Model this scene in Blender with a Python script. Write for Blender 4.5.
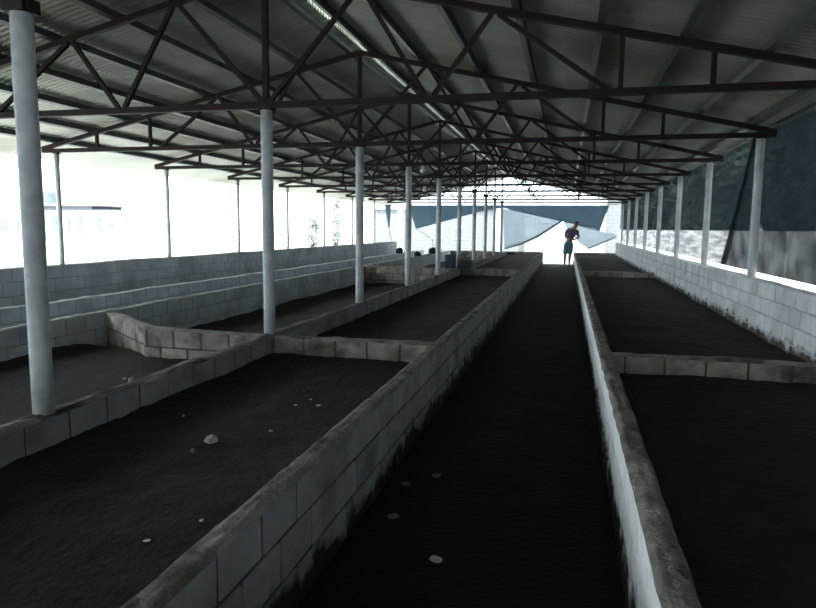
import bpy, bmesh, math, random
from mathutils import Vector, Matrix, noise

random.seed(7)
S = bpy.context.scene
COL = S.collection
for o in list(bpy.data.objects):
    bpy.data.objects.remove(o)

# ------------------------------------------------------------------ camera
PITCH, YAW, ROLL = math.radians(-6.667), math.radians(13.651), math.radians(0.54)
fw = Vector((-math.sin(YAW) * math.cos(PITCH), math.cos(YAW) * math.cos(PITCH), math.sin(PITCH)))
rt = Vector((math.cos(YAW), math.sin(YAW), 0))
up = rt.cross(fw)
RR = rt * math.cos(ROLL) + up * math.sin(ROLL)
UU = -rt * math.sin(ROLL) + up * math.cos(ROLL)
cd = bpy.data.cameras.new('camera')
cam = bpy.data.objects.new('camera', cd)
COL.objects.link(cam)
cd.sensor_width = 36
cd.lens = 650 / 816 * 36
cd.clip_start = 0.02
cd.clip_end = 400
m = Matrix((RR, UU, -fw)).transposed().to_4x4()
m.translation = Vector((0, 0, 1.45))
cam.matrix_world = m
S.camera = cam

# ------------------------------------------------------------------ sky, sun, exposure
W = bpy.data.worlds.new('sky')
S.world = W
W.use_nodes = True
bg = W.node_tree.nodes['Background']
bg.inputs[0].default_value = (0.80, 0.92, 1.0, 1)
bg.inputs[1].default_value = 5.0
sd = bpy.data.lights.new('sun', 'SUN')
sd.energy = 10.0
sd.angle = math.radians(0.6)
sd.color = (1.0, 0.96, 0.9)
sun = bpy.data.objects.new('sun', sd)
COL.objects.link(sun)
sun.rotation_euler = (-Vector((-0.22, -0.41, 0.88))).to_track_quat('-Z', 'Y').to_euler()
S.view_settings.view_transform = 'Standard'
S.view_settings.look = 'None'
S.view_settings.gamma = 1
S.view_settings.use_curve_mapping = False
S.view_settings.exposure = 0.4
S.cycles.use_denoising = True
S.cycles.max_bounces = 10
S.cycles.diffuse_bounces = 6
S.cycles.transparent_max_bounces = 16

# ------------------------------------------------------------------ materials
def nodes_of(name):
    mt = bpy.data.materials.new(name)
    mt.use_nodes = True
    nt = mt.node_tree
    return mt, nt, nt.nodes['Principled BSDF'], nt.nodes['Material Output']

def mat(name, c1, c2=None, scale=6.0, rough=0.8, bump=0.0, bscale=40.0, metal=0.0, rand=0.0, detail=6.0, coords='Object', lo=0.35, hi=0.65, c3=None, s3=2.0):
    mt, nt, b, out = nodes_of(name)
    b.inputs['Roughness'].default_value = rough
    b.inputs['Metallic'].default_value = metal
    b.inputs['Specular IOR Level'].default_value = 0.25
    N, L = nt.nodes, nt.links
    tc = N.new('ShaderNodeTexCoord')
    geo = N.new('ShaderNodeNewGeometry')
    src = geo.outputs['Position'] if coords == 'World' else tc.outputs[coords]
    if c2 is None:
        c2 = tuple(v * 0.8 for v in c1)
    nz = N.new('ShaderNodeTexNoise')
    nz.inputs['Scale'].default_value = scale
    nz.inputs['Detail'].default_value = detail
    nz.inputs['Roughness'].default_value = 0.65
    L.new(src, nz.inputs['Vector'])
    cr = N.new('ShaderNodeValToRGB')
    cr.color_ramp.elements[0].position = lo
    cr.color_ramp.elements[1].position = hi
    cr.color_ramp.elements[0].color = (*c2, 1)
    cr.color_ramp.elements[1].color = (*c1, 1)
    L.new(nz.outputs['Fac'], cr.inputs['Fac'])
    col = cr.outputs['Color']
    if c3 is not None:
        n3 = N.new('ShaderNodeTexNoise')
        n3.inputs['Scale'].default_value = s3
        n3.inputs['Detail'].default_value = 8
        L.new(src, n3.inputs['Vector'])
        r3 = N.new('ShaderNodeValToRGB')
        r3.color_ramp.elements[0].position = 0.5
        r3.color_ramp.elements[1].position = 0.68
        L.new(n3.outputs['Fac'], r3.inputs['Fac'])
        mx = N.new('ShaderNodeMixRGB')
        L.new(r3.outputs['Color'], mx.inputs['Fac'])
        L.new(col, mx.inputs['Color1'])
        mx.inputs['Color2'].default_value = (*c3, 1)
        col = mx.outputs['Color']
    if rand > 0:
        oi = N.new('ShaderNodeObjectInfo')
        hs = N.new('ShaderNodeHueSaturation')
        mr = N.new('ShaderNodeMapRange')
        mr.inputs['To Min'].default_value = 1 - rand
        mr.inputs['To Max'].default_value = 1 + rand
        L.new(oi.outputs['Random'], mr.inputs['Value'])
        L.new(mr.outputs['Result'], hs.inputs['Value'])
        L.new(col, hs.inputs['Color'])
        col = hs.outputs['Color']
    L.new(col, b.inputs['Base Color'])
    if bump > 0:
        bn = N.new('ShaderNodeTexNoise')
        bn.inputs['Scale'].default_value = bscale
        bn.inputs['Detail'].default_value = 8
        L.new(src, bn.inputs['Vector'])
        bp = N.new('ShaderNodeBump')
        bp.inputs['Strength'].default_value = bump
        bp.inputs['Distance'].default_value = 0.02
        L.new(bn.outputs['Fac'], bp.inputs['Height'])
        L.new(bp.outputs['Normal'], b.inputs['Normal'])
    return mt

def net_mat(name, col, transp, transl, streak=0.5, sx=1.2, sz=14.0):
    """woven shade net: partly open weave (transparent), dark threads that also pass light"""
    mt, nt, b, out = nodes_of(name)
    N, L = nt.nodes, nt.links
    N.remove(b)
    geo = N.new('ShaderNodeNewGeometry')
    mp = N.new('ShaderNodeMapping')
    mp.inputs['Scale'].default_value = (sx, sx, sz)
    L.new(geo.outputs['Position'], mp.inputs['Vector'])
    nz = N.new('ShaderNodeTexNoise')
    nz.inputs['Scale'].default_value = 1.3
    nz.inputs['Detail'].default_value = 7
    L.new(mp.outputs['Vector'], nz.inputs['Vector'])
    mr = N.new('ShaderNodeMapRange')
    mr.inputs['From Min'].default_value = 0.3
    mr.inputs['From Max'].default_value = 0.7
    mr.inputs['To Min'].default_value = transp * (1 - streak)
    mr.inputs['To Max'].default_value = transp * (1 + streak)
    L.new(nz.outputs['Fac'], mr.inputs['Value'])
    d = N.new('ShaderNodeBsdfDiffuse')
    d.inputs['Color'].default_value = (*col, 1)
    t = N.new('ShaderNodeBsdfTranslucent')
    t.inputs['Color'].default_value = (*[min(1, c * 1.3) for c in col], 1)
    m1 = N.new('ShaderNodeMixShader')
    m1.inputs[0].default_value = transl
    L.new(d.outputs[0], m1.inputs[1])
    L.new(t.outputs[0], m1.inputs[2])
    tr = N.new('ShaderNodeBsdfTransparent')
    m2 = N.new('ShaderNodeMixShader')
    L.new(mr.outputs['Result'], m2.inputs[0])
    L.new(m1.outputs[0], m2.inputs[1])
    L.new(tr.outputs[0], m2.inputs[2])
    L.new(m2.outputs[0], out.inputs['Surface'])
    return mt

M = dict(
    block=mat('concrete_block', (0.37, 0.385, 0.405), (0.27, 0.275, 0.285), 5, 0.9, 0.35, 60, rand=0.14, coords='World', c3=(0.22, 0.20, 0.18), s3=3.0),
    white_block=mat('whitewashed_block', (0.66, 0.68, 0.68), (0.50, 0.51, 0.51), 4, 0.9, 0.3, 60, rand=0.10, coords='World', c3=(0.42, 0.42, 0.41), s3=2.5),
    mortar=mat('mortar', (0.10, 0.095, 0.09), (0.06, 0.058, 0.055), 9, 0.95, 0.4, 50, coords='World'),
    cap=mat('dirty_mortar_cap', (0.34, 0.32, 0.28), (0.16, 0.14, 0.115), 7, 0.95, 0.8, 45, coords='World', c3=(0.09, 0.075, 0.06), s3=5.0, lo=0.3, hi=0.7),
    veiled=mat('veil_lightened_block', (0.58, 0.63, 0.66), (0.44, 0.48, 0.50), 3, 0.9, 0.3, 60, rand=0.06, coords='World', c3=(0.36, 0.38, 0.40), s3=1.8),  # bluish lightness of lens glare painted into the left wall blocks
    bright=mat('extra_white_block', (0.86, 0.87, 0.86), (0.72, 0.73, 0.72), 9, 0.85, 0.5, 50, rand=0.04, coords='World'),  # very white block, also used for the right wall cap
    dirty=mat('soil_smeared_block', (0.36, 0.31, 0.265), (0.20, 0.165, 0.135), 5, 0.95, 0.5, 50, rand=0.12, coords='World', c3=(0.09, 0.07, 0.055), s3=4.0),
    palemortar=mat('pale_mortar', (0.42, 0.43, 0.43), (0.32, 0.33, 0.33), 9, 0.95, 0.4, 50, coords='World'),
    litcap=mat('sunlit_mortar_cap', (0.50, 0.50, 0.48), (0.34, 0.33, 0.31), 7, 0.95, 0.6, 45, coords='World'),  # grazing sunlight on the passage wall tops put into the cap colour
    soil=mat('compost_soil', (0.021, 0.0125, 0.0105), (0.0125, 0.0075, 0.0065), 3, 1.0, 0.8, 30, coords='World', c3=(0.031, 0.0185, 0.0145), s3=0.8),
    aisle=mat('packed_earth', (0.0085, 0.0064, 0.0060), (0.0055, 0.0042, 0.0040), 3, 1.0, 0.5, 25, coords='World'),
    ground=mat('pale_dry_ground', (0.33, 0.325, 0.31), (0.28, 0.275, 0.26), 0.4, 0.95, 0.2, 6, coords='World', c3=(0.33, 0.35, 0.30), s3=0.15),
    post=mat('galvanised_pipe', (0.60, 0.64, 0.66), (0.44, 0.47, 0.49), 8, 0.6, 0.15, 30, coords='World', c3=(0.66, 0.67, 0.66), s3=5.0),
    truss=mat('red_oxide_steel', (0.030, 0.0135, 0.0135), (0.018, 0.0105, 0.011), 6, 0.6, 0.1, 40, coords='World'),
    purlin=mat('zinc_channel', (0.12, 0.145, 0.15), (0.085, 0.105, 0.11), 4, 0.35, 0.05, 30, metal=0.3, coords='World'),
    roof=mat('zinc_sheet', (0.70, 0.73, 0.66), (0.58, 0.61, 0.555), 1.3, 0.38, 0.04, 20, metal=0.45, rand=0.07, coords='World', c3=(0.43, 0.42, 0.34), s3=0.7),
    tarp=net_mat('blue_grey_tarp', (0.13, 0.18, 0.22), 0.04, 0.6, 0.5),
    paletarp=net_mat('pale_net', (0.35, 0.39, 0.415), 0.14, 0.6, 0.5),
    hem=mat('tarp_hem', (0.20, 0.25, 0.30), None, 6, 0.9, coords='World'),
    net=net_mat('open_shade_net', (0.022, 0.032, 0.036), 0.43, 0.5, 0.35),
    dnet=net_mat('dense_shade_net', (0.022, 0.031, 0.036), 0.20, 0.5, 0.40, 2.5, 3.0),
    bwhite=mat('white_wall', (0.80, 0.81, 0.80), (0.72, 0.74, 0.75), 2, 0.9, coords='World'),
    bgrey=mat('pale_block_wall', (0.15, 0.17, 0.185), (0.12, 0.14, 0.155), 3, 0.9, coords='World'),
    glass=mat('dark_window', (0.17, 0.20, 0.22), None, 3, 0.3),
    redroof=mat('pink_roof', (0.24, 0.185, 0.185), None, 3, 0.8),
    leaf=mat('dark_leaf', (0.014, 0.022, 0.012), (0.008, 0.013, 0.007), 3, 0.7, coords='World'),
    paleleaf=mat('pale_leaf', (0.42, 0.44, 0.41), (0.34, 0.36, 0.33), 3, 0.7, coords='World'),
    bark=mat('bark', (0.12, 0.09, 0.07), None, 8, 0.9),
    stone=mat('white_stone', (0.52, 0.50, 0.46), (0.32, 0.30, 0.27), 25, 0.9, 0.5, 60),
    dkstone=mat('dull_stone', (0.16, 0.15, 0.14), (0.10, 0.09, 0.085), 25, 0.9, 0.5, 60),
    chaff=mat('pale_chip', (0.58, 0.52, 0.42), None, 20, 0.9),
    lump=mat('dark_clod', (0.012, 0.010, 0.010), None, 9, 1.0, 0.6, 40),
    crate=mat('dark_blue_plastic', (0.02, 0.035, 0.055), None, 9, 0.5),
    sack=mat('dark_sack', (0.035, 0.035, 0.040), (0.02, 0.02, 0.022), 9, 0.9, 0.4, 30),
    bulb=mat('white_bulb', (0.85, 0.86, 0.86), (0.8, 0.8, 0.8), 3, 0.3),
    wood=mat('weathered_stick', (0.16, 0.13, 0.11), None, 9, 0.9),
    skin=mat('skin', (0.33, 0.19, 0.13), (0.28, 0.155, 0.105), 9, 0.6),
    shirt=mat('purple_shirt', (0.16, 0.105, 0.16), (0.12, 0.08, 0.125), 5, 0.9, 0.2, 20),
    shorts=mat('teal_shorts', (0.10, 0.23, 0.25), (0.075, 0.18, 0.20), 6, 0.9, 0.2, 20),
    hair=mat('black_hair', (0.012, 0.010, 0.010), None, 20, 0.6),
    shoe=mat('dark_sandal', (0.02, 0.018, 0.016), None, 9, 0.8),
    phone=mat('black_phone', (0.01, 0.01, 0.012), None, 9, 0.3),
)

def darken_foot(mt, z0, z1, col):
    """ragged dark tone on the foot of a wall"""
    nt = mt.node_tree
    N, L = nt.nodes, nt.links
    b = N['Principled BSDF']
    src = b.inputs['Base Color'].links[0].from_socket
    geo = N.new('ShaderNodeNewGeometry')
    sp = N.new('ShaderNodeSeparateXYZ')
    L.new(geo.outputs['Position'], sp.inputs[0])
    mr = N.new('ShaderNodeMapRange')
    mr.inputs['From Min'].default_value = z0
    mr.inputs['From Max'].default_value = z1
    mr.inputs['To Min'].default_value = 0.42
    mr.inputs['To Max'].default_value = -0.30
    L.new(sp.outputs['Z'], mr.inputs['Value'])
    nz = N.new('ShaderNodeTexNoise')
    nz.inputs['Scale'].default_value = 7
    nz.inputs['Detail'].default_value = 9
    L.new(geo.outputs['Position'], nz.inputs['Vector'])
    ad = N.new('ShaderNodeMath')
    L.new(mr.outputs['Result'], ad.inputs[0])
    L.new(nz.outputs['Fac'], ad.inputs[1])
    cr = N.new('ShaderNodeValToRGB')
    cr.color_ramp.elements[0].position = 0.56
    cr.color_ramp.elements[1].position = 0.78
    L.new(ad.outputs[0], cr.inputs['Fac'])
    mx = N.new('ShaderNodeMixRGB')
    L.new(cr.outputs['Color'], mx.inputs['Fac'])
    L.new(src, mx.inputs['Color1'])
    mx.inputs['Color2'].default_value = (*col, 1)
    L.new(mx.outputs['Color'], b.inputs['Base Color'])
darken_foot(M['white_block'], 0.40, 0.62, (0.06, 0.048, 0.04))  # soil splashes on the outer right wall
darken_foot(M['block'], 0.03, 0.30, (0.018, 0.014, 0.012))  # grey blocks darker towards the foot
darken_foot(M['bright'], 0.08, 0.36, (0.03, 0.025, 0.022))  # white aisle blocks darker towards the foot

# ------------------------------------------------------------------ helpers
def link(name, me, material, parent=None):
    o = bpy.data.objects.new(name, me)
    if material is not None and not me.materials:
        me.materials.append(material)
    COL.objects.link(o)
    o.parent = parent
    return o

def tag(o, label=None, cat=None, group=None, kind=None):
    if label: o['label'] = label
    if cat: o['category'] = cat
    if group: o['group'] = group
    if kind: o['kind'] = kind
    return o

def empty(name, loc=(0, 0, 0)):
    o = bpy.data.objects.new(name, None)
    o.empty_display_size = 0.1
    COL.objects.link(o)
    o.location = loc
    return o

class MB:
    def __init__(s):
        s.v, s.f = [], []
    def box(s, x0, x1, y0, y1, z0, z1):
        n = len(s.v)
        s.v += [(x, y, z) for z in (z0, z1) for y in (y0, y1) for x in (x0, x1)]
        s.f += [tuple(n + i for i in q) for q in ((0, 2, 3, 1), (4, 5, 7, 6), (0, 1, 5, 4), (2, 6, 7, 3), (0, 4, 6, 2), (1, 3, 7, 5))]
        return s
    def bar(s, a, b, w, h=None, upv=(0, 0, 1)):
        """square bar from a to b"""
        a, b = Vector(a), Vector(b)
        d = (b - a).normalized()
        u = Vector(upv)
        if abs(d.dot(u)) > 0.95:
            u = Vector((0, 1, 0))
        r = d.cross(u).normalized()
        u = r.cross(d)
        h = h or w
        n = len(s.v)
        for p in (a, b):
            for i, j in ((-1, -1), (1, -1), (1, 1), (-1, 1)):
                s.v.append(tuple(p + r * (i * w / 2) + u * (j * h / 2)))
        s.f += [tuple(n + i for i in q) for q in ((0, 1, 2, 3), (7, 6, 5, 4), (0, 4, 5, 1), (1, 5, 6, 2), (2, 6, 7, 3), (3, 7, 4, 0))]
        return s
    def tube(s, pts, rad, seg=12, cap=True):
        pts = [Vector(p) for p in pts]
        n0 = len(s.v)
        for i, p in enumerate(pts):
            d = (pts[min(i + 1, len(pts) - 1)] - pts[max(i - 1, 0)]).normalized()
            u = Vector((0, 0, 1)) if abs(d.z) < 0.9 else Vector((0, 1, 0))
            r = d.cross(u).normalized()
            u = r.cross(d)
            rd = rad[i] if isinstance(rad, (list, tuple)) else rad
            for k in range(seg):
                a = 2 * math.pi * k / seg
                s.v.append(tuple(p + r * rd * math.cos(a) + u * rd * math.sin(a)))
        for i in range(len(pts) - 1):
            for k in range(seg):
                a, b = n0 + i * seg + k, n0 + i * seg + (k + 1) % seg
                s.f.append((a, b, b + seg, a + seg))
        if cap:
            s.f.append(tuple(n0 + k for k in range(seg)))
            e = n0 + (len(pts) - 1) * seg
            s.f.append(tuple(e + k for k in reversed(range(seg))))
        return s
    def mesh(s, name, smooth=False):
        me = bpy.data.meshes.new(name)
        me.from_pydata(s.v, [], s.f)
        bm = bmesh.new()
        bm.from_mesh(me)
        bmesh.ops.recalc_face_normals(bm, faces=bm.faces)
        bm.to_mesh(me)
        bm.free()
        if smooth:
            for p in me.polygons:
                p.use_smooth = len(p.vertices) < 6
        return me
    def build(s, name, material, parent=None, smooth=False):
        return link(name, s.mesh(name, smooth), material, parent)

def nz3(x, y, z=0.0):
    return noise.noise(Vector((x, y, z)))

T = lambda k: 2.635 + 2.545 * k
XC = -2.5
ORD = ['first', 'second', 'third', 'fourth', 'fifth', 'sixth', 'seventh', 'eighth', 'ninth', 'tenth', 'eleventh', 'twelfth']
YB, YE = -3.0, 27.75          # back and far ends of the shed

# ------------------------------------------------------------------ ground and floors
def grid(name, x0, x1, y0, y1, step, zf, material, kind='structure', label=None, cat=None, skirt=0.0):
    nx, ny = max(2, int((x1 - x0) / step)), max(2, int((y1 - y0) / step))
    vs, fs = [], []
    for j in range(ny + 1):
        for i in range(nx + 1):
            x, y = x0 + (x1 - x0) * i / nx, y0 + (y1 - y0) * j / ny
            vs.append((x, y, zf(x, y)))
    for j in range(ny):
        for i in range(nx):
            a = j * (nx + 1) + i
            fs.append((a, a + 1, a + nx + 2, a + nx + 1))
    me = bpy.data.meshes.new(name)
    me.from_pydata(vs, [], fs)
    for p in me.polygons:
        p.use_smooth = True
    o = link(name, me, material)
    return tag(o, label, cat, kind=kind)

gm = MB()
gm.box(-90, 90, YE + 0.3, 130, -0.3, -0.02)
gm.box(-90, -7.0, YB - 40, YE + 0.3, -0.3, -0.02)
gm.box(2.1, 90, YB - 40, YE + 0.3, -0.3, -0.02)
gm.box(-7.0, 2.1, YB - 40, YB - 0.2, -0.3, -0.02)
tag(gm.build('outside_ground', M['ground']), 'pale sunlit dry ground around the shed', kind='structure')
gm = MB()
gm.box(-7.0, 2.1, YB - 0.2, YE + 0.3, -0.3, -0.03)
tag(gm.build('floor_base', M['aisle']), 'dark earth under the pens', kind='structure')
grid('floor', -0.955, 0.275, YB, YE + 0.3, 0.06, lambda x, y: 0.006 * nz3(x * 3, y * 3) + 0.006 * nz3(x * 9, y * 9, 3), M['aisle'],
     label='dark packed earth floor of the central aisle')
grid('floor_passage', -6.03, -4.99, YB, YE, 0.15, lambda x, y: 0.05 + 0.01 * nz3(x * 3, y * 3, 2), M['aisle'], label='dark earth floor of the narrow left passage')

def soil(label, x0, x1, y0, y1, z, amp=0.02, seed=0.0, step=0.05):
    def zf(x, y):
        return z + amp * nz3(x * 1.3, y * 1.3, seed) + amp * 0.5 * nz3(x * 5, y * 5, seed) + 0.008 * nz3(x * 16, y * 16, seed) 
    return grid('soil_bed', x0, x1, y0, y1, step, zf, M['soil'], 'stuff', label, 'soil')

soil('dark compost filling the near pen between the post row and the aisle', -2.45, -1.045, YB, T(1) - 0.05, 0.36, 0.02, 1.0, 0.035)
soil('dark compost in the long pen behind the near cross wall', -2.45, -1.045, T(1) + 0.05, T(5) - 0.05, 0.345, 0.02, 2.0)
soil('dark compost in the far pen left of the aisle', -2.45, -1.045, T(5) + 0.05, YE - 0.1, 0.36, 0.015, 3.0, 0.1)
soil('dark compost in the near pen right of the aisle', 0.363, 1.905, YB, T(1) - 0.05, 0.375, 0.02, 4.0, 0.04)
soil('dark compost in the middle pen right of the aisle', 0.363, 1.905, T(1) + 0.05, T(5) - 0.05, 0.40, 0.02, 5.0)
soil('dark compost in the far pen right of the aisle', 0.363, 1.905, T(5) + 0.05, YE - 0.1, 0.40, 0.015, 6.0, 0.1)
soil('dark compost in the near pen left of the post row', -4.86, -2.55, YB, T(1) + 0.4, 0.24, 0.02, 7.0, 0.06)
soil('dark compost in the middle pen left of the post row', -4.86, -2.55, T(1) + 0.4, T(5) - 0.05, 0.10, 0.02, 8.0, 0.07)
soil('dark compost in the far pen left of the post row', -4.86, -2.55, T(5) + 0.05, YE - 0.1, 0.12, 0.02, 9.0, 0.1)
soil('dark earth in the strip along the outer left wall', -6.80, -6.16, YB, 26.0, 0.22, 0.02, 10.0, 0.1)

# ------------------------------------------------------------------ block walls
def block_meshes(L, H, D, n=5):
    out = []
    for k in range(n):
        bm = bmesh.new()
        bmesh.ops.create_cube(bm, size=1)
        for v in bm.verts:
            v.co = Vector((v.co.x * D, v.co.y * L, v.co.z * H))
            v.co += Vector([random.uniform(-1, 1) * q for q in (0.0018, 0.004, 0.003)])
        bmesh.ops.bevel(bm, geom=bm.edges[:], offset=0.006, segments=1, affect='EDGES', profile=0.6)
        me = bpy.data.meshes.new('block')
        bm.to_mesh(me)
        bm.free()
        out.append(me)
    return out

def block_wall(name, label, a, b, thick, z0, ztop, courses, pitch, phase=0.0, material='block', near=None, cap=True, wav=0.012, cap_lump=0.010, joint=0.014, cap_mat='cap', mort='mortar'):
    """straight wall from a to b (xy), built of single blocks; blocks further than `near` along the wall are joined"""
    a, b = Vector((a[0], a[1], 0)), Vector((b[0], b[1], 0))
    Ln = (b - a).length
    ang = math.atan2(b.y - a.y, b.x - a.x) - math.pi / 2       # local +Y runs along the wall
    root = empty(name, (a.x, a.y, z0))
    root.rotation_euler.z = ang
    tag(root, label, kind='structure')
    ch = (ztop - z0) / courses
    cm = MB()
    cm.box(-thick / 2 + 0.007, thick / 2 - 0.007, 0.004, Ln - 0.004, 0.0, ztop - z0 - 0.008)
    cm.build('mortar', M[mort], root)
    meshes = block_meshes(pitch - joint, ch - joint, thick)
    for me in meshes:
        me.materials.append(M[material])
    far = MB()
    fd = dict()
    for c in range(courses):
        s = phase + (0.5 * pitch if c % 2 else 0.0)
        s = (s % pitch) - pitch
        while s < Ln:
            s0, s1 = max(s, 0), min(s + pitch, Ln)
            if s1 - s0 > 0.04:
                mid, ln = (s0 + s1) / 2, s1 - s0
                zc = ch * (c + 0.5)
                if near is None or near[0] <= mid <= near[1]:
                    me = random.choice(meshes)
                    o = bpy.data.objects.new('block', me)
                    COL.objects.link(o)
                    o.parent = root
                    o.location = (random.uniform(-0.002, 0.002), mid, zc)
                    o.scale = (1, (ln - joint) / (pitch - joint), 1)
                    o.rotation_euler = (random.uniform(-.006, .006), 0, random.uniform(-.008, .008) + (math.pi if random.random() < .5 else 0))
                else:
                    e = random.uniform(-0.002, 0.002)
                    far.box(-thick / 2 + e, thick / 2 + e, s0 + joint / 2, s1 - joint / 2, zc - ch / 2 + joint / 2, zc + ch / 2 - joint / 2)
            s += pitch
    if far.v:
        o = far.build('far_blocks', M[material], root)
        o['kind'] = 'stuff'
    if cap:
        n = max(3, int(Ln / 0.045))
        vs, fs = [], []
        nx = 6
        for j in range(n + 1):
            y = Ln * j / n
            for i in range(nx + 1):
                t = i / nx
                e = nz3(y * 6, i * 0.7, a.x * 3 + 5) * 0.008
                x = -thick / 2 + thick * t
                if i == 0: x += e - 0.003
                if i == nx: x += e + 0.003
                h = (ztop - z0) - 0.010 if i in (0, nx) else (ztop - z0) + cap_lump * (0.5 + nz3(y * 9 + i, i * 1.3, a.x) + 0.7 * max(0, nz3(y * 2.2, 7.0, a.x + a.y)))
                vs.append((x, y, h + (0.0 if i in (0, nx) else wav * nz3(y * 1.1, 3.3, a.x))))
        for j in range(n):
            for i in range(nx):
                q = j * (nx + 1) + i
                fs.append((q, q + 1, q + nx + 2, q + nx + 1))
        me = bpy.data.meshes.new('mortar_cap')
        me.from_pydata(vs, [], fs)
        for p in me.polygons:
            p.use_smooth = True
        link('mortar_cap', me, M[cap_mat], root)
    return root

ZT = 0.513
PIT = 0.285
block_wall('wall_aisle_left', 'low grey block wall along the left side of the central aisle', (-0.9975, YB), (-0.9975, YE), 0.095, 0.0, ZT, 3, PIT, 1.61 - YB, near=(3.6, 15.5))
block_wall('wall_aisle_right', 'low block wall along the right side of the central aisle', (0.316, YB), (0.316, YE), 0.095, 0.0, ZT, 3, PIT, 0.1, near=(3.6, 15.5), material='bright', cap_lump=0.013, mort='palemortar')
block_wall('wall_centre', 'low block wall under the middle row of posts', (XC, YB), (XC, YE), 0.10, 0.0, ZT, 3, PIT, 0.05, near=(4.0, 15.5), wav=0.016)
block_wall('wall_passage_right', 'low block wall on the pen side of the left passage', (-4.91, YB), (-4.91, YE), 0.10, 0.0, ZT, 3, PIT, 0.2, near=(6.2, 16.0), cap_mat='litcap', material='veiled', mort='palemortar')
block_wall('wall_passage_left', 'low block wall on the outer side of the left passage', (-6.09, YB), (-6.09, YE), 0.10, 0.0, ZT, 3, PIT, 0.0, near=(7.5, 16.0), cap_mat='litcap', material='veiled', mort='palemortar')
block_wall('wall_left', 'outer left block wall carrying the thin eave posts', (-6.88, YB), (-6.88, 26.0), 0.14, 0.0, 0.897, 5, PIT, 0.1, near=(8.2, 15.5), cap_lump=0.006, material='veiled', mort='palemortar')
block_wall('wall_right', 'outer right whitewashed block wall below the shade net', (1.9675, YB), (1.9675, YE), 0.125, 0.0, 0.951, 6, PIT, 0.14, material='white_block', near=(7.0, 18.0), cap_lump=0.006, cap_mat='bright', mort='palemortar')  # near-white cap colour paints in sunlight along the wall top
# cross walls of the pens
cw = dict(material='dirty', thick=0.10, z0=0.0, ztop=ZT - 0.006, courses=3, pitch=PIT)
block_wall('wall_cross_near_left', 'near cross wall between the post row and the aisle', (XC + 0.05, T(1)), (-1.045, T(1)), phase=0.0, **cw)
block_wall('wall_cross_near_right', 'near cross wall right of the aisle', (0.363, T(1) - 0.02), (1.91, T(1) - 0.04), phase=0.1, **cw)
block_wall('wall_cross_left_pen', 'cross wall of the left pen beside the second post', (XC - 0.05, T(1) + 0.01), (-3.78, T(1) + 0.06), phase=0.05, **cw)
block_wall('wall_cross_left_corner', 'slanting end of the left pen cross wall', (-3.70, T(1) + 0.06), (-4.86, 6.12), phase=0.1, **{**cw, 'thick': 0.11})
block_wall('wall_cross_far_left', 'far cross wall left of the aisle', (XC + 0.05, T(5)), (-1.045, T(5)), phase=0.0, **cw)
block_wall('wall_cross_far_left_pen', 'far cross wall of the left pen', (XC - 0.05, T(5)), (-4.86, T(5)), phase=0.0, **cw)
block_wall('wall_cross_far_right', 'far cross wall right of the aisle', (0.363, T(5)), (1.91, T(5)), phase=0.0, **cw)
block_wall('wall_end_left', 'end wall closing the far pen left of the aisle', (XC + 0.05, YE - 0.05), (-1.045, YE - 0.05), phase=0.0, **cw)
block_wall('wall_end_right', 'end wall closing the far pen right of the aisle', (0.363, YE - 0.05), (1.91, YE - 0.05), phase=0.0, **cw)
block_wall('wall_end_left_pen', 'end wall closing the far left pen', (XC - 0.05, YE - 0.05), (-4.86, YE - 0.05), phase=0.0, **cw)
# back wall behind the camera
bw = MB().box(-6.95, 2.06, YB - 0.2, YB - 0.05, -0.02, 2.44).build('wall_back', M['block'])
tag(bw, 'block wall closing the shed behind the viewer', kind='structure')

# ------------------------------------------------------------------ roof
SL = 0.2272                       # slope of the top chords
APEX = 3.535
def chord_z(off): return APEX - SL * off
RZ = 0.130                        # sheet height over the chord axis
root = empty('ceiling', (XC, 0, APEX))
tag(root, 'corrugated zinc roof on two slopes', kind='structure')
PER, NC = 0.076, 10
SW = PER * NC
def sheet_mesh(o0, o1, sgn, lift):
    vs, fs = [], []
    seg = 6
    n = NC * seg
    for j in range(n + 1):
        y = SW * j / n
        h = 0.028 * math.cos(2 * math.pi * j / seg)
        for o in (o0, o1):
            vs.append((sgn * o, y, -SL * o + RZ + h + lift))
    for j in range(n):
        q = 2 * j
        fs.append((q, q + 1, q + 3, q + 2) if sgn > 0 else (q, q + 2, q + 3, q + 1))
    me = bpy.data.meshes.new('roofing_sheet')
    me.from_pydata(vs, [], fs)
    for p in me.polygons:
        p.use_smooth = True
    me.materials.append(M['roof'])
    return me
EAVE = {-1: 5.30, 1: 4.68}
for sgn in (-1, 1):
    for (o0, o1, lift) in ((0.05, 2.52, 0.004), (2.42, EAVE[sgn], -0.004)):
        me = sheet_mesh(o0, o1, sgn, lift)
        y = YB - 0.3
        while y < YE + 0.25:
            o = bpy.data.objects.new('roofing_sheet', me)
            COL.objects.link(o)
            o.parent = root
            o.location = (0, y, random.uniform(-0.002, 0.002))
            y += SW
rc = MB()
for sgn in (-1, 1):
    n = len(rc.v)
    rc.v += [(0, YB - 0.3, RZ + 0.060), (0, YE + 0.4, RZ + 0.060), (sgn * 0.10, YE + 0.4, RZ + 0.060 - SL * 0.10), (sgn * 0.10, YB - 0.3, RZ + 0.060 - SL * 0.10)]
    rc.f.append((n, n + 1, n + 2, n + 3))
rc.build('ridge_cap', M['roof'], root)

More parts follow.
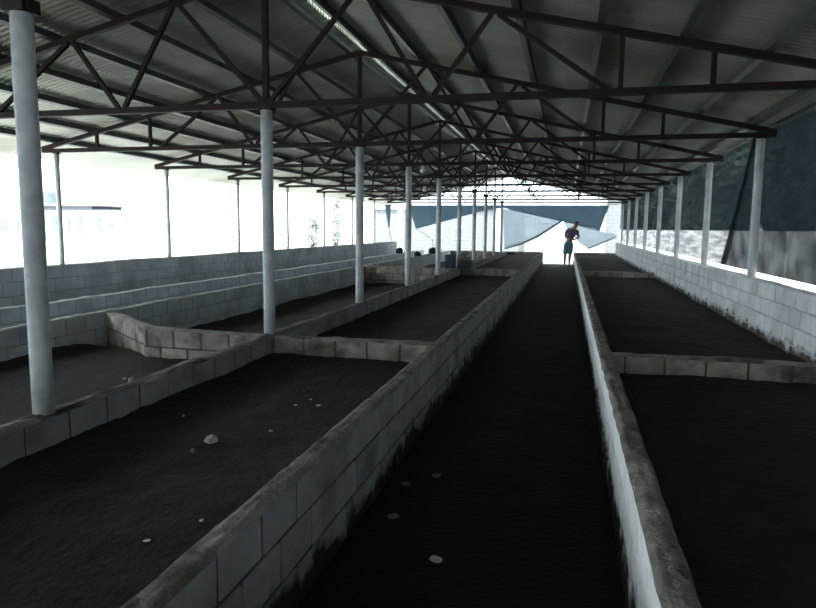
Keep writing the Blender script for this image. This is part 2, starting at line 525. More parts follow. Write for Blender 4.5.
# purlins : galvanised C channels on the top chords
OFFS = [0.13, 0.74, 1.42, 2.06, 2.68, 3.25, 3.82, 4.38]
for sgn, side in ((-1, 'left'), (1, 'right')):
    for i, off in enumerate(OFFS):
        P = MB()
        ca, sa = 1 / math.hypot(1, SL), SL / math.hypot(1, SL)
        def rect(u0, u1, w0, w1):
            n = len(P.v)
            for y in (YB - 0.2, YE + 0.2):
                for (u, w) in ((u0, w0), (u1, w0), (u1, w1), (u0, w1)):
                    P.v.append((sgn * (u * ca + w * sa), y, -u * sa + w * ca))
            P.f += [tuple(n + k for k in q) for q in ((0, 1, 2, 3), (7, 6, 5, 4), (0, 4, 5, 1), (1, 5, 6, 2), (2, 6, 7, 3), (3, 7, 4, 0))]
        rect(-0.025, -0.021, 0, 0.07)
        rect(-0.021, 0.025, 0, 0.004)
        rect(-0.021, 0.025, 0.066, 0.07)
        rect(0.021, 0.025, 0.004, 0.016)
        o = P.build('purlin', M['purlin'])
        o.location = (XC + sgn * off, 0, chord_z(off) + 0.0285)
        tag(o, f'grey steel purlin under the {side} roof slope, {ORD[i]} down from the ridge', 'purlin', 'purlins under the roof')

# ------------------------------------------------------------------ trusses
ZB = 2.4625
def make_truss(rb=0.0):
    r = empty('roof_truss', (XC, 0, ZB))
    t = 0.052
    y = 0.0
    EO = 4.60
    MB().box(-EO, EO + 0.06, -t / 2, t / 2, -t / 2 + rb, t / 2 + rb).build('bottom_chord', M['truss'], r)
    for s in (-1, 1):
        MB().bar((0, 0, APEX - ZB), (s * EO + (0.06 if s > 0 else 0), 0, chord_z(EO + (0.06 if s > 0 else 0)) - ZB), t, t).build('top_chord', M['truss'], r)
        tz = lambda o: chord_z(o) - ZB - t / 2
        bz = t / 2 + rb
        w = 0.036
        for p, q in (((0.03, bz), (0.80, tz(0.80))), ((0.86, tz(0.86)), (1.37, bz)), ((1.43, bz), (1.88, tz(1.88))), ((1.93, tz(1.93)), (2.74, bz))):
            MB().bar((s * p[0], 0, p[1]), (s * q[0], 0, q[1]), w, w).build('diagonal_web', M['truss'], r)
        for o in ((2.84, 3.47) if s > 0 else (2.90, 3.72)):
            MB().bar((s * o, 0, bz), (s * o, 0, tz(o)), w, w).build('upright_web', M['truss'], r)
    MB().bar((0, 0, t / 2 + rb), (0, 0, APEX - ZB - t / 2), 0.045, 0.045).build('king_post', M['truss'], r)
    MB().box(-0.07, 0.07, -t / 2 - 0.004, -t / 2, -0.03, 0.05 + rb).build('gusset_plate', M['truss'], r)
    return r
truss0 = make_truss(0.085)
truss1 = make_truss()
def truss_label(k):
    return f'dark red steel roof truss over the {ORD[k]} middle row post'
def copy_tree(o, parent=None):
    c = o.copy()
    COL.objects.link(c)
    c.parent = parent
    for ch in o.children:
        copy_tree(ch, c)
    return c
truss0.location.y = T(0)
tag(truss0, truss_label(0), 'truss', 'steel roof trusses')
for k in range(1, 10):
    c = truss1 if k == 1 else copy_tree(truss1)
    c.location.y = T(k)
    tag(c, truss_label(k), 'truss', 'steel roof trusses')

# ------------------------------------------------------------------ posts
def post(x, y, z0, z1, r, label, group, plate=0.012):
    o = empty('pipe_post', (x, y, z0))
    pts = [(0.003 * nz3(i, x, y), 0.003 * nz3(i, y, x + 4), (z1 - z0) * i / 6) for i in range(7)]
    MB().tube(pts, r, 16).build('pipe', M['post'], o, smooth=True)
    if plate:
        MB().box(-r * 1.15, r * 1.15, -r * 1.1, r * 1.1, z1 - z0 - 0.014, z1 - z0 - 0.014 + plate).build('head_plate', M['truss'], o)
    return tag(o, label, 'post', group)
for k in range(10):
    post(XC, T(k), ZT + 0.004, ZB - 0.026, 0.050, f'pale pipe post on the centre block wall, {ORD[k]} of the middle row from the viewer', 'middle row of posts', 0.06 if k == 0 else 0.012)
for k in range(1, 10):
    if k < 9: post(-6.88, T(k), 0.897, ZB - 0.026, 0.034, f'thin grey post on the outer left wall level with the {ORD[k]} middle row post', 'left eave posts')
    post(1.955, T(k), 0.951, ZB - 0.026, 0.044, f'pale post against the right net level with the {ORD[k]} middle row post', 'right eave posts')

# ------------------------------------------------------------------ shade nets on the right
def cloth(name, pts_top, pts_bot, n, mrows, material, wob, parent=None, axis='y', seed=0.0):
    """sheet between two polylines (same number of samples)"""
    def samp(pl, t):
        s = t * (len(pl) - 1)
        i = min(int(s), len(pl) - 2)
        return Vector(pl[i]).lerp(Vector(pl[i + 1]), s - i)
    vs, fs = [], []
    for j in range(n + 1):
        t = j / n
        a, b = samp(pts_top, t), samp(pts_bot, t)
        for i in range(mrows + 1):
            u = i / mrows
            p = a.lerp(b, u)
            along = p.x if axis == 'y' else p.y
            d = wob * (math.sin(along * 5.1 + seed) * 0.4 + nz3(along * 2.1, p.z * 0.8, seed) + 0.5 * nz3(along * 6, p.z * 3, seed)) * (0.25 + 0.75 * math.sin(math.pi * min(1, 0.15 + u * 0.8)))
            if axis == 'y': p.y += d
            else: p.x += d
            vs.append(tuple(p))
    for j in range(n):
        for i in range(mrows):
            q = j * (mrows + 1) + i
            fs.append((q, q + 1, q + mrows + 2, q + mrows + 1))
    me = bpy.data.meshes.new(name)
    me.from_pydata(vs, [], fs)
    for p in me.polygons:
        p.use_smooth = True
    o = link(name, me, material, parent)
    sm = o.modifiers.new('thick', 'SOLIDIFY')
    sm.thickness = 0.003
    return o
XN = 2.10
ZN = 0.99
r = empty('shade_net', (XN, 8.9, ZN))
tag(r, 'dark open shade net along the right side from the third truss to the far end', 'net')
cloth('net_sheet', [(0.02, -0.55, 1.605), (0.02, YE - 8.9, 1.585)], [(0.02, 0.75, 0.0), (0.02, YE - 8.9, 0.0)], 220, 14, M['net'], 0.008, r, 'x', 1.0)
MB().tube([(0.0, -0.3, 1.5852), (0.0, YE - 8.9, 1.5852)], 0.006, 6).build('top_wire', M['purlin'], r)
r = empty('dense_shade_net', (XN, 3, ZN))
tag(r, 'dense dark shade net along the near right side', 'net')
cloth('net_sheet', [(0.0, YB - 3, 1.61), (0.0, 5.58, 1.61)], [(0.0, YB - 3, 0.0), (0.0, 6.88, 0.0)], 130, 14, M['dnet'], 0.012, r, 'x', 1.0)
MB().tube([(0.0, YB - 3, 1.5852), (0.0, 5.58, 1.5852)], 0.006, 6).build('top_wire', M['purlin'], r)

# ------------------------------------------------------------------ tarps at the far end
YT = YE + 0.33
b = MB().tube([(-6.95, YT, 2.47), (2.05, YT, 2.47)], 0.025, 8).build('end_beam', M['post'], None, True)
tag(b, 'slim pipe beam across the far open end above the tarp', 'beam')
r = empty('blue_tarp', (-2.6, YT, 1.41))
tag(r, 'blue grey tarp swagged across the far open end', 'tarp')
def loc(pts, o): return [tuple(Vector(p) - o.location) for p in pts]
cloth('tarp_sheet', loc([(-6.86, YT, 2.44), (-5.2, YT, 2.44), (-3.6, YT, 2.44), (-2.7, YT, 2.44), (-1.5, YT, 2.44), (-0.28, YT, 2.44), (0.7, YT, 2.44), (1.62, YT, 2.44)], r),
      loc([(-6.50, YT, 1.41), (-5.05, YT, 1.80), (-3.6, YT, 2.20), (-2.7, YT, 2.34), (-1.5, YT, 2.05), (-0.28, YT, 1.79), (0.6, YT, 1.60), (1.30, YT, 1.44)], r), 160, 10, M['tarp'], 0.06, r, 'y', 2.0)
def hem(pts, rad, r):
    MB().tube(loc(pts, r), rad, 6).build('hem', M['hem'], r, True)
r = empty('pale_net_flap', (-1.5, YT + 0.1, 0.68))
tag(r, 'thin pale net flap tied up left of the aisle exit', 'net')
cloth('flap_sheet', loc([(-2.72, YT + .08, 2.33), (-1.5, YT + .08, 2.06), (-0.28, YT + .08, 1.82)], r), loc([(-2.60, YT + .08, 0.62), (-1.35, YT + .08, 1.05), (-0.26, YT + .08, 1.79)], r), 50, 10, M['paletarp'], 0.05, r, 'y', 5.0)
hem([(-2.60, YT + .08, 0.60), (-1.8, YT + .06, 0.86), (-1.2, YT + .05, 1.16), (-0.7, YT + .06, 1.50), (-0.26, YT + .08, 1.79)], [0.03, 0.05, 0.06, 0.06, 0.05], r)
r = empty('pale_net_flap', (1.0, YT + 0.1, 0.68))
tag(r, 'thin pale net flap tied up right of the aisle exit', 'net')
cloth('flap_sheet', loc([(-0.20, YT + .08, 1.80), (0.6, YT + .08, 1.58), (1.30, YT + .08, 1.40), (1.95, YT + .08, 1.28)], r), loc([(-0.1, YT + .08, 1.585), (0.45, YT + .08, 0.95), (0.85, YT + .08, 0.66), (1.97, YT + .08, 1.18)], r), 50, 10, M['paletarp'], 0.05, r, 'y', 6.0)
hem([(0.85, YT + .08, 0.66), (1.3, YT + .06, 0.86), (1.97, YT + .08, 1.18)], [0.03, 0.04, 0.03], r)
hem([(-0.18, YT + .08, 1.79), (0.1, YT + .05, 1.74), (0.6, YT + .05, 1.58), (1.30, YT + .08, 1.42)], 0.022, r)
r = empty('narrow_tarp_strip', (-7.2, 26.2, 1.3))
tag(r, 'narrow dark tarp strip hanging from the far left eave', 'tarp')
cloth('strip_sheet', loc([(-7.40, 26.2, 2.40), (-7.12, 26.2, 2.40)], r), loc([(-7.24, 26.2, 1.45), (-7.18, 26.2, 1.45)], r), 8, 10, M['tarp'], 0.03, r, 'y', 9.0)
for lab, p, q in (('thin stick leaning on the far end of the outer left wall', (-7.22, 26.2, 1.40), (-6.88, 26.25, 0.0)),
                  ('thin stick leaning beside the far left opening', (-6.50, 28.3, 1.40), (-5.82, 28.5, 0.93)),
                  ('thin upright stick in the far left opening', (-5.80, 28.5, 0.0), (-5.82, 28.5, 0.95)),
                  ('thin stick slanting down past the far left opening', (-5.75, 28.5, 0.70), (-4.7, 28.5, 0.02))):
    tag(MB().tube([p, ((Vector(p) + Vector(q)) / 2 + Vector((0.01, 0, 0.02))), q], 0.014, 6).build('leaning_stick', M['wood'], None, True), lab, 'stick')

# ------------------------------------------------------------------ small things
def rock(name, loc_, size, material, label, cat, group=None, seed=0, flat=0.6, sub=2):
    bm = bmesh.new()
    bmesh.ops.create_icosphere(bm, subdivisions=sub, radius=1)
    for v in bm.verts:
        d = 1 + 0.35 * nz3(v.co.x * 1.6 + seed, v.co.y * 1.6, v.co.z * 1.6) + 0.15 * nz3(v.co.x * 4 + seed, v.co.y * 4, v.co.z * 4)
        v.co *= d
        v.co.z = max(v.co.z, -0.4)
        v.co = Vector((v.co.x * size[0], v.co.y * size[1], v.co.z * size[2]))
    me = bpy.data.meshes.new(name)
    bm.to_mesh(me)
    bm.free()
    for p in me.polygons:
        p.use_smooth = sub > 2
    o = link(name, me, material)
    o.location = loc_
    o.rotation_euler.z = seed * 1.7
    return tag(o, label, cat, group)
def soil_top(x, y, z, amp, seed):
    return z + amp * nz3(x * 1.3, y * 1.3, seed) + amp * 0.5 * nz3(x * 5, y * 5, seed) + 0.008 * nz3(x * 16, y * 16, seed)
def on_a(x, y): return soil_top(x, y, 0.36, 0.02, 1.0)
st = [
    (-1.72, 2.88, 0.030, 'white', 'whitish crumpled lump, the largest lying on the near left compost'),
    (-1.45, 3.66, 0.011, 'white', 'small white pebble on the compost between large lump and cross wall'),
    (-1.27, 2.04, 0.008, 'chip', 'pale chip on the compost close to the aisle wall, upper of two'),
    (-1.37, 1.86, 0.009, 'chip', 'pale chip on the compost nearest the lower left corner, lower of two'),
    (-2.10, 3.22, 0.008, 'white', 'tiny white pebble near the foot of the centre wall'),
    (-1.50, 3.10, 0.009, 'white', 'tiny pale pebble right of the large whitish lump'),
    (-1.74, 2.74, 0.014, 'dull', 'dull brown clod just below the large whitish lump'),
    (-1.585, 3.62, 0.008, 'white', 'tiny white pebble left of the small white pebble by the cross wall'),
    (-1.55, 3.78, 0.008, 'chip', 'thin pale chip behind the small white pebble'),
]
for i, (x, y, s_, kd, lab) in enumerate(st):
    rock({'white': 'pebble', 'chip': 'pale_chip', 'dull': 'soil_clod'}[kd], (x, y, on_a(x, y) + s_ * 0.2), (s_ * 1.4, s_, s_ * (0.35 if kd == 'chip' else 0.8)),
         M[{'white': 'stone', 'chip': 'chaff', 'dull': 'dkstone'}[kd]], lab, {'white': 'pebble', 'chip': 'chip', 'dull': 'clod'}[kd], seed=i + 1)
rock('soil_clod', (-1.13, 3.02, on_a(-1.13, 3.02) + 0.02), (0.06, 0.09, 0.06), M['lump'], 'black clod against the inside of the left aisle wall', 'clod', seed=21, sub=3)
rock('soil_clod', (-1.15, 3.20, on_a(-1.15, 3.20) + 0.013), (0.05, 0.06, 0.035), M['lump'], 'smaller black clod behind the larger one at the aisle wall', 'clod', seed=25, sub=3)
for i, (x, y, s_, lab) in enumerate(((-0.51, 2.66, 0.032, 'flat pale stone lying alone on the aisle floor, nearest the viewer'),
                                     (-0.80, 3.03, 0.034, 'flat dull stone on the aisle floor beside the left wall, second from the viewer'),
                                     (-0.84, 3.45, 0.030, 'flat dull stone on the aisle floor close to the left wall, third from the viewer'),
                                     (-0.70, 3.62, 0.034, 'flat dull stone on the aisle floor, farthest of the four'))):
    rock('flat_stone', (x, y, 0.006), (s_, s_ * 0.8, s_ * 0.25), M['stone'] if i == 0 else M['dkstone'], lab, 'stone', 'stones on the aisle floor', seed=31 + i)
# left pen bits
for i, (x, y, lab) in enumerate(((-3.35, 4.35, 'white scrap on the compost of the near left pen by the cross wall'), (-3.7, 3.1, 'tiny pale scrap on the compost of the near left pen'))):
    rock('pebble', (x, y, soil_top(x, y, 0.24, 0.02, 7.0) + 0.004), (0.018, 0.014, 0.012), M['stone'], lab, 'pebble', seed=41 + i)
rock('mortar_crumb', (-2.49, 3.30, ZT + 0.018), (0.022, 0.02, 0.022), M['stone'], 'small mortar crumb on the centre wall behind the nearest post', 'crumb', seed=51)
# dark heaps at the far left corner, lying on the wall tops
for i, (x, y, s_, lab) in enumerate(((-6.09, 23.7, (0.12, 0.30, 0.16), 'dark bundle on the outer passage wall near its far end'),
                                     (-4.91, 21.5, (0.11, 0.20, 0.12), 'small dark bundle on the inner passage wall'),
                                     (-4.91, 24.0, (0.12, 0.34, 0.17), 'dark bundle on the inner passage wall near its far end'))):
    rock('dark_bundle', (x, y, ZT + 0.01 + 0.3 * s_[2]), s_, M['sack'], lab, 'bundle', 'dark bundles on the far walls', seed=0.0 + i * 9, sub=3).rotation_euler.z = 0

def crate(x, y, z, sx, sy, sz, label):
    o = empty('plastic_crate', (x, y, z))
    t = 0.012
    MB().box(-sx, sx, -sy, sy, 0, t).build('base', M['crate'], o)
    for s in (-1, 1):
        MB().box(s * sx - t / 2, s * sx + t / 2, -sy, sy, t, sz).build('end_panel', M['crate'], o)
        MB().box(-sx, sx, s * sy - t / 2, s * sy + t / 2, t, sz).build('side_panel', M['crate'], o)
    rm = MB()
    for s in (-1, 1):
        rm.box(s * sx - 0.016, s * sx + 0.016, -sy - .01, sy + .01, sz - 0.03, sz + 0.006)
        rm.box(-sx - .01, sx + .01, s * sy - 0.016, s * sy + 0.016, sz - 0.03, sz + 0.006)
    rm.build('rim', M['crate'], o)
    return tag(o, label, 'crate')
crate(-2.66, T(5) - 0.20, ZT + 0.012, 0.10, 0.13, 0.30, 'dark blue plastic crate left of the sixth middle post on the wall')
crate(-2.30, T(5) - 0.02, ZT + 0.012, 0.13, 0.12, 0.17, 'lower dark blue plastic crate right of the sixth middle post')

def lamp(x, y, z, label):
    o = empty('hanging_bulb', (x, y, z))
    MB().tube([(0, 0, 0.0), (0, 0, 0.045)], 0.018, 10).build('socket', M['bulb'], o, True)
    bm = bmesh.new()
    bmesh.ops.create_uvsphere(bm, u_segments=12, v_segments=8, radius=0.045)
    bmesh.ops.translate(bm, verts=bm.verts, vec=(0, 0, -0.035))
    me = bpy.data.meshes.new('bulb')
    bm.to_mesh(me); bm.free()
    for p in me.polygons: p.use_smooth = True
    link('bulb', me, M['bulb'], o)
    return tag(o, label, 'light bulb', 'unlit bulbs under the trusses')
lamp(-2.27, T(3), ZB - 0.026 - 0.045, 'white unlit bulb under the fourth truss right of its post')
lamp(-3.35, T(5), ZB - 0.026 - 0.045, 'white unlit bulb under the sixth truss left of its post')

# ------------------------------------------------------------------ outside : right
pr_ = empty('perimeter_wall', (5.6, 10, 0))
tag(pr_, 'pale block boundary wall outside behind the right shade net', kind='structure')
MB().box(-0.08, 0.08, -14, 130, -0.02, 1.46).build('masonry', M['bwhite'], pr_)
for i in range(36):
    MB().box(-0.13, -0.08, -13 + i * 3.6, -12.75 + i * 3.6, -0.02, 1.46).build('pier', M['bwhite'], pr_)

def leaf_cloud(name, blobs, n, size, material, parent, seed):
    rnd = random.Random(seed)
    vs, fs = [], []
    for _ in range(n):
        bx, by, bz, br = rnd.choice(blobs)
        d = Vector((rnd.gauss(0, 1), rnd.gauss(0, 1), rnd.gauss(0, 1))).normalized() * br * (rnd.random() ** 0.4)
        c_ = Vector((bx, by, bz)) + d
        a = Vector((rnd.gauss(0, 1), rnd.gauss(0, 1), rnd.gauss(0, 1))).normalized()
        b_ = a.orthogonal().normalized()
        s = size * rnd.uniform(0.6, 1.3)
        k = len(vs)
        vs += [tuple(c_ - a * s), tuple(c_ + b_ * s * .5), tuple(c_ + a * s), tuple(c_ - b_ * s * .5)]
        fs.append((k, k + 1, k + 2, k + 3))
    me = bpy.data.meshes.new(name)
    me.from_pydata(vs, [], fs)
    return link(name, me, material, parent)
def tree(x, y, h, w, material, label, group, seed, n=1400, size=0.28, low=0.5):
    o = empty('leafy_tree', (x, y, -0.02))
    rnd = random.Random(seed)
    MB().tube([(0, 0, 0), (0.05, 0.03, h * 0.3), (0.0, 0.1, h * 0.6)], [0.16, 0.12, 0.06], 8).build('trunk', M['bark'], o, True)
    blobs = []
    for i in range(12):
        zz = low + (h - low) * (i + 0.5) / 12
        blobs.append((rnd.uniform(-.35, .35) * w, rnd.uniform(-.6, .6) * w, zz, w * rnd.uniform(0.45, 0.65)))
    leaf_cloud('crown', blobs, n, size, material, o, seed)
    return tag(o, label, 'tree', group)
ty = [2.6 + 4.7 * i for i in range(10)]
for i, y in enumerate(ty):
    tree(8.2 + 0.5 * math.sin(i * 2.3), y, 7.2 + 0.7 * math.sin(i * 1.7), 1.85, M['leaf'], f'dark leafy tree behind the boundary wall outside the right net, {ORD[i]} from the viewer', 'trees beyond the right net', 100 + i, 4200, 0.27, 0.4)

for i, (y, h_, w_) in enumerate(((52, 9, 3.0), (61, 10, 3.4), (72, 11, 4.2), (85, 12, 5.0), (101, 14, 6.5))):
    tree(9.0 + w_ * 0.3, y, h_, w_, M['leaf'], f'tall dark tree far along the boundary wall, {ORD[i]} beyond the near row', 'trees beyond the right net', 130 + i, 3200, 0.2 * w_, 0.4)

# ------------------------------------------------------------------ outside : far end building
def brick_mat(name, c1, c2, cm_, bw_, bh_):
    mt, nt, b_, out = nodes_of(name)
    N, L = nt.nodes, nt.links
    tc = N.new('ShaderNodeTexCoord')
    mp = N.new('ShaderNodeMapping')
    mp.inputs['Rotation'].default_value = (math.radians(90), 0, 0)
    L.new(tc.outputs['Object'], mp.inputs['Vector'])
    bt = N.new('ShaderNodeTexBrick')
    bt.inputs['Scale'].default_value = 1.0
    bt.inputs['Brick Width'].default_value = bw_
    bt.inputs['Row Height'].default_value = bh_
    bt.inputs['Mortar Size'].default_value = 0.025
    bt.inputs['Color1'].default_value = (*c1, 1)
    bt.inputs['Color2'].default_value = (*c2, 1)
    bt.inputs['Mortar'].default_value = (*cm_, 1)
    L.new(mp.outputs['Vector'], bt.inputs['Vector'])
    L.new(bt.outputs['Color'], b_.inputs['Base Color'])
    b_.inputs['Roughness'].default_value = 0.9
    return mt
M['farblock'] = brick_mat('far_block_courses', (0.165, 0.18, 0.185), (0.18, 0.19, 0.195), (0.14, 0.15, 0.155), 0.40, 0.20)
bd = empty('block_building', (-4, 35, -0.02))
tag(bd, 'pale block building standing outside beyond the far end tarp', 'building')
MB().box(-6.5, 1.5, 0, 5, 0, 2.50).build('wall', M['farblock'], bd)
for x in (-4.94, 0.34):
    MB().box(x - 0.17, x + 0.17, -0.08, 0.0, 0, 2.50).build('pillar', M['bwhite'], bd)
MB().box(-6.6, 1.6, -0.12, 5.1, 2.50, 2.62).build('ring_beam', M['bwhite'], bd)
for x in (-2.9, -1.7):
    w_ = MB().box(x - 0.35, x + 0.35, -0.03, 0.0, 0.9, 1.6).build('window', M['bwhite'], bd)
    MB().box(x - 0.29, x + 0.29, -0.05, -0.03, 0.96, 1.54).build('pane', M['glass'], w_)

bs = empty('small_block_store', (2.6, 35, -0.02))
tag(bs, 'small pale block store outside at the far right corner', 'building')
MB().box(-0.9, 0.0, 0, 1.2, 0, 3.1).build('wall', M['farblock'], bs)
MB().box(-1.0, -0.7, -0.08, 0.0, 0, 3.1).build('pillar', M['bwhite'], bs)
MB().box(-1.1, 0.1, -0.12, 1.3, 3.1, 3.2).build('roof_slab', M['bwhite'], bs)

# ------------------------------------------------------------------ outside : left
hb = empty('long_house', (-44.5, 50, -0.02))
tag(hb, 'long pale house with a pinkish roof far off to the left', 'building')
MB().box(-1.6, 6.0, 0, 4, 0, 2.75).build('wall', M['bwhite'], hb)
MB().box(-1.9, 4.0, -0.4, 4.3, 3.12, 3.24).build('roof', M['redroof'], hb)
MB().box(-1.6, 3.4, -0.1, 4.0, 2.75, 3.12).build('fascia', M['bgrey'], hb)
MB().box(3.4, 6.2, -0.3, 4.0, 2.75, 2.82).build('porch_roof', M['bgrey'], hb)
for x, z0_, z1_ in ((-0.6, 0.9, 2.3), (0.75, 0.9, 2.3), (2.05, 0.7, 2.3), (3.9, 1.2, 2.2), (5.3, 1.2, 2.0)):
    w_ = MB().box(x - 0.30, x + 0.30, -0.03, 0.0, z0_, z1_).build('window', M['bgrey'], hb)
    MB().box(x - 0.24, x + 0.24, -0.05, -0.03, z0_ + .06, z1_ - .06).build('pane', M['glass'], w_)
hc = empty('sloping_roof_house', (-49, 48, -0.02))
tag(hc, 'pale house with a sloping roof at the left edge of the view', 'building')
MB().box(-5, 2.4, 0, 6, 0, 2.7).build('wall', M['bwhite'], hc)
rf = MB()
rf.v = [(-5.3, -0.4, 4.2), (2.8, -0.4, 2.8), (2.8, 6.4, 2.8), (-5.3, 6.4, 4.2), (-5.3, -0.4, 4.08), (2.8, -0.4, 2.68), (2.8, 6.4, 2.68), (-5.3, 6.4, 4.08)]
rf.f = [(0, 1, 2, 3), (4, 7, 6, 5), (0, 4, 5, 1), (1, 5, 6, 2), (2, 6, 7, 3), (3, 7, 4, 0)]
rf.build('roof', M['bgrey'], hc)
for x in (-1.5, 0.2, 1.6):
    w_ = MB().box(x - 0.4, x + 0.4, -0.03, 0.0, 1.0, 2.1).build('window', M['bgrey'], hc)
    MB().box(x - 0.32, x + 0.32, -0.05, -0.03, 1.08, 2.02).build('pane', M['glass'], w_)
tk = empty('water_tank', (-51.4, 56.5, -0.02))
tag(tk, 'pale blue water tank on a stand behind the sloping roof house', 'tank')
MB().tube([(0, 0, 3.6), (0, 0, 4.7)], 0.75, 20).build('tank', M['glass'], tk)
for i in range(4):
    MB().bar((0.5 * (-1) ** i, 0.5 * (1 if i < 2 else -1), 0), (0.5 * (-1) ** i, 0.5 * (1 if i < 2 else -1), 3.6), 0.12).build('leg', M['bgrey'], tk)
tree(-14.6, 40, 3.2, 0.7, M['paleleaf'], 'small pale leafy tree outside beyond the left posts', 'trees outside on the left', 301, 900, 0.13, 0.5)
tree(-17.4, 43, 2.2, 0.7, M['paleleaf'], 'low pale bushy tree outside left of the taller one', 'trees outside on the left', 302, 900, 0.13, 0.3)

# ------------------------------------------------------------------ person at the far end of the aisle
def skinned(name, chains, material, parent, sub=2, root=0, fat=1.12):
    """one continuous surface grown on connected edges; chains = list of [(key, (x,y,z), r), ...] sharing keys"""
    idx, vs, rs, es = {}, [], [], []
    for ch in chains:
        prev = None
        for it in ch:
            if isinstance(it, str):
                k = idx[it]
            else:
                key, co, r_ = it
                idx[key] = k = len(vs)
                vs.append(co)
                rs.append(r_)
            if prev is not None:
                es.append((prev, k))
            prev = k
    me = bpy.data.meshes.new(name)
    me.from_pydata(vs, es, [])
    o = bpy.data.objects.new(name, me)
    COL.objects.link(o)
    md = o.modifiers.new('skin', 'SKIN')
    md.use_smooth_shade = True
    for i, sv in enumerate(me.skin_vertices[0].data):
        r_ = rs[i]
        r_ = r_ if isinstance(r_, tuple) else (r_, r_)
        sv.radius = (r_[0] * fat, r_[1] * fat)
        sv.use_root = (i == root)
    ss = o.modifiers.new('sub', 'SUBSURF')
    ss.levels = ss.render_levels = sub
    dg = bpy.context.evaluated_depsgraph_get()
    dg.update()
    me2 = bpy.data.meshes.new_from_object(o.evaluated_get(dg))
    bpy.data.objects.remove(o)
    me2.materials.clear()
    me2.name = name
    return link(name, me2, material, parent)

PX, PY = 0.02, 27.2
pe = empty('person', (PX, PY, 0.008))
tag(pe, 'person in a purple shirt and teal shorts standing at the far aisle exit, head bent', 'person')
def hand_chain(tag_, wrist, palm, tip_dir, side):
    w_, p_ = Vector(wrist), Vector(palm)
    d = Vector(tip_dir).normalized()
    sd_ = Vector(side).normalized()
    out = []
    for q, (off, ln) in enumerate(((-0.030, 0.062), (-0.010, 0.074), (0.010, 0.070), (0.030, 0.055))):
        a_ = p_ + sd_ * off
        out.append([tag_ + 'palm', (tag_ + f'f{q}a', tuple(a_ + d * 0.035), 0.009), (tag_ + f'f{q}b', tuple(a_ + d * (0.035 + ln * .55) + Vector((0, -0.008, -0.008))), 0.008), (tag_ + f'f{q}c', tuple(a_ + d * (0.035 + ln * .9) + Vector((0, -0.004, -0.026))), 0.007)])
    t0 = (w_ + p_) / 2
    out.append([tag_ + 'palm', (tag_ + 't1', tuple(t0 - sd_ * 0.045 + Vector((0, -0.012, 0.01))), 0.010), (tag_ + 't2', tuple(p_ - sd_ * 0.05 + d * 0.02 + Vector((0, -0.02, 0.012))), 0.008)])
    return out
body = [
    [('pelvis', (0.04, 0.0, 0.90), (0.145, 0.10)), ('waist', (0.07, 0.0, 1.06), (0.125, 0.09)), ('chest', (0.14, -0.02, 1.28), (0.155, 0.105)),
     ('neckb', (0.21, -0.05, 1.45), (0.07, 0.065)), ('neck', (0.255, -0.075, 1.53), 0.055), ('jaw', (0.295, -0.125, 1.585), (0.062, 0.068)), ('skull', (0.325, -0.115, 1.665), (0.078, 0.092)), ('crown', (0.335, -0.10, 1.725), (0.05, 0.06))],
    ['jaw', ('nose', (0.325, -0.215, 1.605), 0.016)],
    ['neckb', ('shl', (-0.03, -0.02, 1.42), 0.065), ('ell', (-0.125, 0.03, 1.17), 0.045), ('wrl', (0.03, -0.17, 1.06), 0.029), ('lpalm', (0.085, -0.20, 1.065), (0.036, 0.018))],
    ['neckb', ('shr', (0.36, -0.04, 1.36), 0.065), ('elr', (0.43, 0.02, 1.13), 0.045), ('wrr', (0.26, -0.17, 1.045), 0.029), ('rpalm', (0.205, -0.20, 1.05), (0.036, 0.018))],
    ['pelvis', ('hipl', (-0.05, 0.0, 0.84), (0.09, 0.09)), ('knl', (-0.085, -0.01, 0.47), 0.058), ('cal', (-0.09, 0.015, 0.33), 0.060), ('anl', (-0.09, 0.01, 0.08), 0.034), ('tol', (-0.10, -0.13, 0.035), (0.038, 0.028)), ('ttl', (-0.105, -0.18, 0.028), (0.030, 0.018))],
    ['pelvis', ('hipr', (0.13, 0.0, 0.84), (0.09, 0.09)), ('knr', (0.105, -0.02, 0.47), 0.058), ('car', (0.10, 0.01, 0.33), 0.060), ('anr', (0.09, 0.01, 0.08), 0.034), ('tor', (0.105, -0.13, 0.035), (0.038, 0.028)), ('ttr', (0.115, -0.18, 0.028), (0.030, 0.018))],
]
body += hand_chain('l', (0.03, -0.17, 1.06), (0.085, -0.20, 1.065), (1, -0.3, 0), (0, -0.2, -1))
body += hand_chain('r', (0.26, -0.17, 1.045), (0.205, -0.20, 1.05), (-1, -0.3, 0), (0, -0.2, -1))
skinned('body', body, M['skin'], pe)
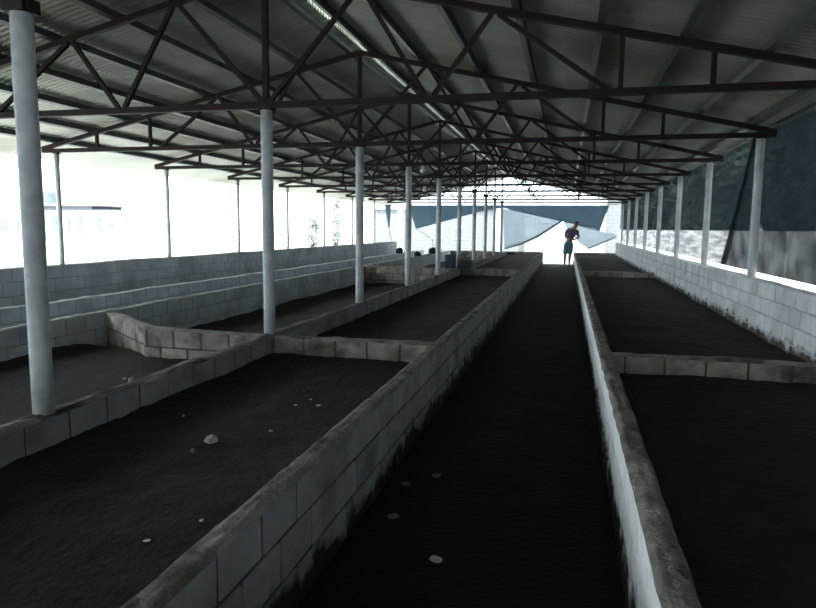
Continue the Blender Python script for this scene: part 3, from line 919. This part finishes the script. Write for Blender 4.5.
skinned('shirt', [
    [('b0', (0.055, 0.0, 0.99), (0.165, 0.150)), ('b1', (0.075, 0.0, 1.10), (0.168, 0.155)), ('b2', (0.14, -0.02, 1.29), (0.175, 0.170)), ('b3', (0.20, -0.045, 1.43), (0.105, 0.088)), ('b4', (0.215, -0.055, 1.465), (0.075, 0.07))],
    ['b3', ('s1', (-0.02, -0.018, 1.42), 0.083), ('s2', (-0.09, 0.012, 1.26), 0.068)],
    ['b3', ('s3', (0.35, -0.038, 1.36), 0.083), ('s4', (0.405, 0.0, 1.22), 0.068)]], M['shirt'], pe)
skinned('shorts', [
    [('p0', (0.05, 0.0, 1.00), (0.16, 0.115)), ('p1', (0.04, 0.0, 0.90), (0.18, 0.125)), ('p2', (-0.05, 0.0, 0.82), (0.108, 0.112)), ('p3', (-0.08, -0.008, 0.50), 0.092), ('p3b', (-0.083, -0.008, 0.44), 0.09)],
    ['p1', ('p4', (0.13, 0.0, 0.82), (0.108, 0.112)), ('p5', (0.112, -0.012, 0.50), 0.092), ('p5b', (0.108, -0.012, 0.44), 0.09)]], M['shorts'], pe)
def blob(name, c_, r_, material, parent, sub=2, cut=None, seed=0.0):
    bm = bmesh.new()
    bmesh.ops.create_icosphere(bm, subdivisions=sub, radius=1)
    for v in bm.verts:
        k = 1 + 0.06 * nz3(v.co.x * 3 + seed, v.co.y * 3, v.co.z * 3)
        v.co = Vector((v.co.x * r_[0] * k, v.co.y * r_[1] * k, v.co.z * r_[2] * k))
        if cut: cut(v.co)
    me = bpy.data.meshes.new(name)
    bm.to_mesh(me); bm.free()
    for p in me.polygons: p.use_smooth = True
    o = link(name, me, material, parent)
    o.location = c_
    return o
def haircut(v):
    if v.y < -0.02 and v.z < 0.03: v.y = -0.02 + (v.y + 0.02) * 0.3
blob('hair', (0.327, -0.095, 1.685), (0.095, 0.108, 0.088), M['hair'], pe, 3, haircut)
for s_ in (-1, 1):
    blob('ear', (0.315 + s_ * 0.083, -0.10, 1.635), (0.014, 0.028, 0.036), M['skin'], pe)
    blob('eye', (0.315 + s_ * 0.032, -0.195, 1.64), (0.012, 0.010, 0.008), M['hair'], pe)
blob('mouth', (0.297, -0.19, 1.575), (0.024, 0.010, 0.006), M['shirt'], pe)
for x in (-0.095, 0.10):
    MB().box(x - 0.048, x + 0.048, -0.20, 0.06, -0.006, 0.012).build('sandal', M['shoe'], pe)
